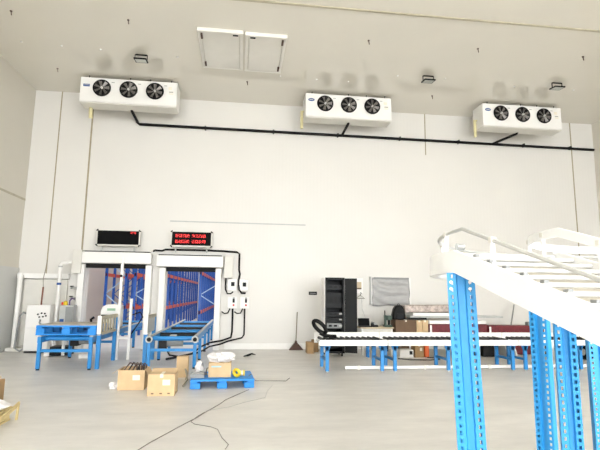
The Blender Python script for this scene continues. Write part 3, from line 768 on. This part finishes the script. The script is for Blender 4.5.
# ------------------------------------------------------------------ on the wall
t = thing('wall_sign', (2.13, YW-.01, 1.6), 'small black nameplate on the wall left of the server cabinet', 'sign')
B().box(2.07, 2.32, YW-.015, YW-.001, 1.59, 1.69).build('plate', M_blackpaint, t)
B().box(2.10, 2.29, YW-.018, YW-.016, 1.63, 1.65).build('pale_line', M_grey, t)
t = thing('wall_notice', (3.66, YW-.01, 1.8), 'white notice with a brown picture on the wall right of the server cabinet', 'notice')
B().box(3.46, 3.75, YW-.012, YW-.001, 1.66, 2.12).build('sheet', M_white, t)
B().box(3.48, 3.70, YW-.016, YW-.013, 1.8, 2.0).build('picture', M_stain, t)
B().box(3.48, 3.70, YW-.018, YW-.0165, 1.78, 1.82).build('brown_band', M_brown, t)
t = thing('coat_hanger', (3.66, YW-.05, 1.5), 'wire coat hanger on the wall under the notice', 'hanger')
B().tube([(3.52, YW-.03, 1.5), (3.80, YW-.03, 1.5), (3.66, YW-.03, 1.60), (3.52, YW-.03, 1.5)], .012, 6).build('triangle', M_stick, t)
B().tube([(3.66, YW-.03, 1.6), (3.68, YW-.03, 1.64), (3.7, YW-.03, 1.66), (3.66, YW-.02, 1.68)], .01, 6).build('hook', M_dark, t)
cable('string', [(3.70, YW-.02, 1.50), (3.72, YW-.015, 1.2), (3.82, YW-.015, .9)], .005, M_lgrey, 'thin pale string hanging from the coat hanger', 'string')
t = thing('wrapped_panel', (4.67, YW-.08, 1.3), 'large flat panel wrapped in grey plastic film mounted on the back wall', 'panel')
B().box(3.98, 5.26, YW-.07, YW-.001, 1.32, 2.15).build('board', M_white, t)
b = B(); rnd = random.Random(4); nx, nz = 26, 18; vs = []; fs = []
for j in range(nz+1):
    for i in range(nx+1):
        u, v = i/nx, j/nz
        x = 4.02+1.18*u-.01*math.sin(v*9); z = 1.29+.85*v
        if v == 0: z -= .02*math.sin(u*11)
        y = YW-.085-.018*math.sin(18*(u*.45+v)+2*math.sin(5*u))-.012*rnd.random()
        vs.append((x, y, z))
for j in range(nz):
    for i in range(nx): fs.append((j*(nx+1)+i, j*(nx+1)+i+1, (j+1)*(nx+1)+i+1, (j+1)*(nx+1)+i))
b.add(vs, fs); b.build('plastic_wrap', M_plastic, t, solid=.006, smooth=True)
B().box(3.96, 3.99, YW-.09, YW-.001, 1.34, 2.17).build('end_strip', M_lgrey, t)
B().box(4.06, 5.18, YW-.125, YW-.115, 2.10, 2.15).build('top_tape', M_grey, t)

# broom
t = thing('broom', (1.68, 13.95, 0), 'brown broom with a grey stick leaning upright on the back wall', 'broom')
B().cyl((1.67, 13.93, .24), (1.72, 14.12, 1.08), .016, 8).build('stick', M_stick, t, smooth=True)
B().prism([(1.46, .0), (1.90, .0), (1.84, .06), (1.71, .2), (1.69, .27), (1.65, .27), (1.63, .2), (1.51, .06)], 13.89, 13.97, 1).build('bristles', M_brown, t, bevel=.01)

# ------------------------------------------------------------------ things on the floor in front
BA = carton('carton', -1.96, -1.53, 8.36, 8.72, 0, .32, M_carton, 'open tan carton with cables sticking out, left of the closed carton', open_=True)
t = thing('cable_bundle', (-1.74, 8.54, .02), 'bundle of dark cables stuffed in the open carton', 'cables')
for i in range(5):
    rr = random.Random(i+9); p0 = (-1.85+.05*i, 8.5+.02*i, .03)
    B().tube([p0, (-1.9+.07*i, 8.55, .3), (-1.82+.06*i, 8.56, .40+.03*rr.random()), (-1.7+.04*i, 8.54, .38), (-1.68+.03*i, 8.52, .1)], .013, 6).build('cable', M_dark if i%2 else M_brown, t, smooth=True)
t = carton('carton', -1.39, -.97, 7.86, 8.24, 0, .33, M_carton, 'closed tan carton with a paper label in front of the tall carton')
for xx in (-.13, 0, .12):
    B().box(xx-.02, xx+.02, -.193, -.191, .03, .05).build('staple', M_dcarton, t, True)
B().cbox((0, .12, .345), (.40, .14, .006), (.35, 0, 0)).build('flap', M_carton, t, True)
carton('carton', -1.16, -.945, 9.5, 9.68, 0, .39, M_carton, 'tall narrow tan carton standing between the closed carton and the blue pallet', tape=False, lab=False)
tag(B().blob((-2.06, 8.5, .045), (.07, .06, .06), 3, .3).build('plastic_scrap', M_bag), 'crumpled scrap of clear plastic left of the open carton', 'scrap')
cable('loose_cable', [(-.93, 8.6, .01), (-.86, 8.72, .1), (-.93, 8.9, .25), (-.9, 9.1, .15), (-.95, 9.25, .01)], .012, M_stick, 'pale cord curling between the closed carton and the blue pallet')
# on the floor pallet
zt = .157
t = thing('carton', (-.30, 8.72, zt), 'small tan carton on the blue floor pallet under the plastic bag', 'carton')
B().box(-.50, -.11, 8.56, 8.86, zt, zt+.245).build('box_body', M_carton, t, bevel=.006)
B().box(-.45, -.28, 8.556, 8.559, zt+.17, zt+.195).build('blue_strip', mat('pale_blue', '#a8c7cf', .6), t)
tag(B().blob((-.29, 8.72, .475), (.235, .19, .095), 11, .2, 18, 10).build('plastic_bag', M_bag, solid=0), 'bulging clear and white plastic bag on the small carton', 'bag')
t = thing('tape_roll', (.0, 8.62, zt), 'yellow tape roll lying beside the carton on the floor pallet', 'tape')
B().ring((-.01, 8.58, zt+.075), (.5, 1, .2), .052, .03, 20, 8).build('roll', M_yellow, t, smooth=True)
B().cyl((.02, 8.62, zt+.06), (.1, 8.64, zt+.06), .045, 14).build('core', M_tape, t, smooth=True)
B().cyl((.101, 8.64, zt+.06), (.13, 8.64, zt+.06), .05, 14).build('end_roll', M_yellow, t, smooth=True)
t = thing('grey_tray', (-.70, 8.62, zt), 'grey metal tray on the left end of the floor pallet', 'tray')
b = B(); b.box(-.80, -.57, 8.5, 8.75, zt, zt+.01).box(-.80, -.57, 8.5, 8.51, zt+.01, zt+.07).box(-.80, -.57, 8.74, 8.75, zt+.01, zt+.07).box(-.80, -.79, 8.51, 8.74, zt+.01, zt+.07).box(-.58, -.57, 8.51, 8.74, zt+.01, zt+.07)
b.build('pan', M_grey, t)
B().box(-.785, -.585, 8.515, 8.735, zt+.011, zt+.055).build('contents', M_lgrey, t)
tag(B().blob((-.68, 8.86, .27), (.075, .06, .12), 21, .25, 10, 9).build('crumpled_paper', M_bag), 'crumpled white paper standing behind the grey tray on the pallet', 'paper')
t = thing('metal_clamp', (-.56, 8.9, zt), 'small metal clamp between the grey tray and the carton on the pallet', 'clamp')
B().tube([(-.56, 8.88, zt+.012), (-.55, 8.88, zt+.1), (-.52, 8.88, zt+.12)], .012, 6).build('arm', M_stick, t)
B().box(-.58, -.53, 8.84, 8.9, zt, zt+.02).build('jaw', M_grey, t)
cable('thin_cable', [(.2, 8.62, zt+.008), (.24, 8.8, zt+.01), (.33, 8.95, .03), (.5, 9.05, .008), (.9, 9.0, .008), (1.0, 9.3, .008)], .006, M_floor_cord, 'thin cord trailing off the right side of the floor pallet')
tag(B().tube([(.15, 12.5, .012), (.28, 12.6, .03), (.36, 12.7, .05), (.46, 12.75, .02)], [.012, .03, .022, .008], 8).build('black_strap', M_black), 'short black strap lying on the floor below the switch boxes', 'strap')
cable('thin_cable', [(-1.0, 5.2, .006), (-.91, 5.49, .006), (-.62, 6.22, .006), (-.50, 6.5, .006), (-.42, 6.75, .006), (-.25, 7.2, .006), (-.16, 7.52, .006), (.05, 7.95, .006), (.20, 8.25, .006)], .0045, M_floor_cord, 'thin dark cord running diagonally across the floor to the pallet')
cable('thin_cable', [(-.42, 6.72, .018), (-.5, 6.5, .018), (-.56, 6.3, .006), (-.50, 6.18, .006), (-.3, 6.05, .006), (-.21, 5.93, .006), (-.15, 5.6, .006), (-.07, 5.35, .006), (-.1, 5.2, .006)], .0035, M_floor_cord, 'thin grey cord curling forward from the diagonal cord')
cable('thin_cable', [(-.40, 6.85, .006), (-.1, 7.05, .006), (.1, 7.3, .006), (.44, 7.62, .006), (.5, 8.1, .006), (.62, 8.6, .006)], .003, M_lgrey, 'faint pale cord on the floor right of the diagonal cord')

# left edge pile
t = carton('carton', -3.95, -3.37, 7.2, 7.62, 0, .33, M_carton2, 'brown carton at the left edge of the photo behind the pale wooden pallet', lab=False)
B().cbox((.22, -.12, .36), (.30, .012, .025), (0, -.25, .4)).build('loose_strip', M_stain, t, True)
t = thing('wooden_pallet', (-3.3, 6.2, 0), 'pale wooden pallet at the left edge of the photo', 'pallet')
for yy in (5.85, 6.05, 6.25, 6.45): B().box(-3.80, -2.80, yy, yy+.14, .14, .165).build('deck_board', M_wood, t)
for xx in (-3.79, -3.33, -2.89):
    for yy in (5.87, 6.17, 6.46): B().box(xx, xx+.08, yy, yy+.11, .02, .14).build('block', M_wood, t, bevel=.01)
    B().box(xx, xx+.08, 5.85, 6.59, 0, .02).build('runner', M_wood, t)
tag(B().blob((-3.12, 6.28, .235), (.40, .24, .085), 5, .08, 18, 8).build('film_bundle', M_bag), 'white film wrapped bundle lying on the pale wooden pallet', 'bundle')
tag(B().bar((-2.66, 5.75, .10), (-2.735, 6.62, .19), .018, .05).bar((-2.66, 5.78, .0), (-2.66, 5.80, .11), .018, .04).bar((-2.735, 6.58, .0), (-2.735, 6.60, .18), .018, .04).build('thin_trestle', M_wood), 'thin pale wooden strip propped along the end of the wooden pallet', 'wood strip')

# ------------------------------------------------------------------ inclined roller conveyor with a curve, near right
K = .75
M_cwhite = mat('conveyor_white', '#efefee', .4, 0, .02, 3)
M_roll = mat('roller_white', '#c2c1be', .4, 0, .02, 3)
def S(x, y, z): return Vector((x*K, y*K, 1.6+(z-1.6)*K))
Yc, Xo, Xi, Cx, Ro, Ri = 3.2, 1.54, 2.34, 3.54, 2.0, 1.2
def path(R_off, z, rail=False):
    """side line at radius R_off: incline, curve, level exit"""
    pts = []; X = Cx-R_off; sl = .275 if not rail else .315
    for y in (.45, 1.2, 2.0, 2.7, Yc): pts.append((S(X, y, z-sl*(Yc-y)), Vector((-1, 0, 0))))
    for i in range(1, 19):
        a = PI/2*i/18
        pts.append((S(Cx-R_off*math.cos(a), Yc+R_off*math.sin(a), z), Vector((-math.cos(a), math.sin(a), 0))))
    pts.append((S(5.2, Yc+R_off, z), Vector((0, 1, 0))))
    return pts
t = thing('inclined_conveyor', tuple(S(1.94, 3.2, 1.6-1.6/K)), 'white inclined roller conveyor with a curved top end on tall blue posts', 'conveyor')
ph = .12
B().sweep(path(Ro, 1.93), [(-.0, 0), (.025, 0), (.025, -ph), (-.025, -ph), (-.025, -ph+.012), (0, -ph+.012)]).build('outer_side_panel', M_cwhite, t)
B().sweep(path(Ri, 1.93), [(0, 0), (-.025, 0), (-.025, -ph), (.025, -ph), (.025, -ph+.012), (0, -ph+.012)]).build('inner_side_panel', M_cwhite, t)
B().sweep(path(1.97, 1.83)[:5], [(0, 0), (0, -.012), (-.56, -.012), (-.56, 0)]).build('bed_sheet', mat('bed_beige', '#b9b3a6', .6), t)
rl = None
y = .6
while y < 3.2:
    z = 1.90-.275*(Yc-y)
    p, q = S(Xo+.01, y, z), S(Xi-.01, y, z)
    if rl is None: rl = B().cyl(p, q, .011, 12).build('roller', M_roll, t, smooth=True); y_0 = p
    else: inst(rl, p-y_0, t)
    y += .175
for i in range(16):
    a = PI/2*(i+.3)/16
    B().cyl(S(Cx-(Ro-.01)*math.cos(a), Yc+(Ro-.01)*math.sin(a), 1.90), S(Cx-(Ri+.01)*math.cos(a), Yc+(Ri+.01)*math.sin(a), 1.90), .011, 12).build('roller', M_roll, t, smooth=True)
rl = None
for i in range(8):
    x = 3.65+i*.19
    p, q = S(x, Yc+Ri+.01, 1.9), S(x, Yc+Ro-.01, 1.9)
    if rl is None: rl = B().cyl(p, q, .011, 12).build('roller', M_roll, t, smooth=True); y_0 = p
    else: inst(rl, p-y_0, t)
# axle clips along the outer panel's top edge
src = None; y = .7
while y < 3.1:
    p = S(Xo+.03, y, 1.935-.275*(Yc-y))
    if src is None: src = B().cbox(p, (.02, .028, .012)).build('axle_clip', M_grey, t); p_0 = p
    else: inst(src, p-p_0, t)
    y += .175
# guard rails
pr_ = [p for p, s_ in path(Ro-.05, 2.085, True)]
B().tube(pr_, .0105, 8).build('outer_guard_rail', mat('rail_aluminium', '#b9b9b5', .35), t, smooth=True)
B().sweep(path(Ri, 2.09, True), [(-.008, .02), (.008, .02), (.008, -.03), (-.008, -.03)]).build('inner_guard_rail', M_cwhite, t)
def bracket(R_, y=None, a=None, flat=False):
    if a is None:
        z = 1.93-.275*(Yc-y); zr = 2.085-.315*(Yc-y); p = S(Cx-R_, y, z); q = S(Cx-R_, y, zr)
    else:
        p = S(Cx-R_*math.cos(a), Yc+R_*math.sin(a), 1.93); q = S(Cx-R_*math.cos(a), Yc+R_*math.sin(a), 2.085)
    b = B().bar(p+Vector((0, 0, -.04)), q, .018, .012, (0, 1, 0)).build('rail_bracket', M_cwhite, t)
    B().cbox(q, (.026, .026, .026)).build('clamp', M_offwhite, b)
for R_ in (Ro-.05, Ri):
    for y in (2.8, 1.3): bracket(R_, y=y)
    for a in (.17, .6, 1.2): bracket(R_, a=a)
b = B().cyl(S(1.66, 3.45, 1.98), S(1.72, 3.45, 1.98), .02, 12).build('end_bolt', M_steel, t)

def upright(p, rotz, top, name='post', lean=0, W=.112):
    """slotted omega upright, two hole columns on the front"""
    b = B(); fw_, rec = W*.32, .018
    pit, hw, hh = .036, .014, .019
    M = Matrix.Rotation(rotz, 3, 'Z'); P0 = Vector(p)
    def q4(pts): b.add([P0+M@Vector(v)+Vector((lean*(top*.6-v[2]), 0, 0)) for v in pts], [(0, 1, 2, 3)])
    n = int(top/pit); h = top/n
    for x0 in (-W/2, W/2-fw_):
        x1 = x0+fw_; xa = x0+(fw_-hw)/2; xb = xa+hw
        for i in range(n):
            z0 = i*h; z1 = z0+h; za = z0+(h-hh)/2; zb = za+hh
            q4([(x0, 0, z0), (xa, 0, z0), (xa, 0, z1), (x0, 0, z1)])
            q4([(xb, 0, z0), (x1, 0, z0), (x1, 0, z1), (xb, 0, z1)])
            q4([(xa, 0, z0), (xb, 0, z0), (xb, 0, za), (xa, 0, za)])
            q4([(xa, 0, zb), (xb, 0, zb), (xb, 0, z1), (xa, 0, z1)])
    xl, xr = -W/2+fw_, W/2-fw_
    q4([(xl, 0, 0), (xl+.006, rec, 0), (xl+.006, rec, top), (xl, 0, top)])
    q4([(xl+.006, rec, 0), (xr-.006, rec, 0), (xr-.006, rec, top), (xl+.006, rec, top)])
    q4([(xr-.006, rec, 0), (xr, 0, 0), (xr, 0, top), (xr-.006, rec, top)])
    for sx in (-1, 1):
        q4([(sx*W/2, 0, 0), (sx*W/2, .06, 0), (sx*W/2, .06, top), (sx*W/2, 0, top)])
        q4([(sx*W/2, .06, 0), (sx*(W/2-.02), .06, 0), (sx*(W/2-.02), .06, top), (sx*W/2, .06, top)])
    o = b.build(name, M_post, t, solid=.003)
    bb = B(); bb.box(-.1, .1, -.03, .13, 0, .008)
    f = B(); f.add([P0+M@v for v in bb.v], bb.f); f.build('foot_plate', M_post, o)
    for sx in (-W*.35, .0, W*.35):
        for dz in (.05, .085):
            B().cyl(P0+M@Vector((sx-lean*.4*top, -.002 if sx else .02, top-dz)), P0+M@Vector((sx-lean*.4*top, -.012 if sx else .01, top-dz)), .009, 10).build('bolt', M_white, o)
    return o
ztop = 1.6+(1.93-1.6)*K-ph-.002
def zb(y): return 1.6+(1.93-.275*(Yc-y)-1.6)*K-ph-.002
F = lambda x, y: (x*K, y*K, 0)
upright(F(1.60, 3.22), -.42, ztop, lean=.03, W=.138)
upright(F(2.345, 3.2), -.5, ztop, W=.10)
for a, s_ in ((math.radians(47), 0),):
    upright(F(Cx-Ri*math.cos(a), Yc+Ri*math.sin(a)), -1.0, ztop)
    a = math.radians(53)
    upright(F(Cx-Ro*math.cos(a), Yc+Ro*math.sin(a)), -.75, ztop)
upright(F(3.56, Yc+Ri), -.3, ztop)
upright(F(4.34, Yc+Ro), -.3, ztop)
upright(F(Xo+.03, .8), 0, zb(.8)); upright(F(Xi-.03, .8), 0, zb(.8))

# ------------------------------------------------------------------ light
wd = bpy.data.worlds.new('World'); sc.world = wd; wd.use_nodes = True
bg = wd.node_tree.nodes['Background']; bg.inputs['Color'].default_value = (.955, .98, 1, 1); bg.inputs['Strength'].default_value = 3.75
def area(name, loc, rot, sx, sy, power, col=(1, 1, 1)):
    l = bpy.data.lights.new(name, 'AREA'); l.shape = 'RECTANGLE'; l.size = sx; l.size_y = sy; l.energy = power; l.color = col
    o = bpy.data.objects.new(name, l); COL.objects.link(o); o.location = loc; o.rotation_euler = rot; return o
area('store_lamp', (-1.5, 18, 6.9), (0, 0, 0), 8, 6, 210)
area('store_lamp', (-1.5, 27, 6.9), (0, 0, 0), 8, 8, 210)

# ------------------------------------------------------------------ camera
yaw, pit, roll = .124811, .147069, .011904
cy, sy, cp, sp = math.cos(yaw), math.sin(yaw), math.cos(pit), math.sin(pit)
fw = Vector((sy*cp, cy*cp, sp)); r0 = Vector((cy, -sy, 0)); u0 = r0.cross(fw)
r = r0*math.cos(roll)+u0*math.sin(roll); u = u0*math.cos(roll)-r0*math.sin(roll)
cam = bpy.data.cameras.new('camera'); co = bpy.data.objects.new('camera', cam); COL.objects.link(co)
cam.sensor_width = 36; cam.lens = 468.9/600*36; cam.clip_start = .05
m4 = Matrix(((r.x, u.x, -fw.x, 0), (r.y, u.y, -fw.y, 0), (r.z, u.z, -fw.z, 1.6), (0, 0, 0, 1)))
co.matrix_world = m4
sc.camera = co
sc.view_settings.view_transform = 'Standard'; sc.view_settings.look = 'None'
sc.view_settings.exposure = 1.35; sc.view_settings.gamma = 1; sc.view_settings.use_curve_mapping = False
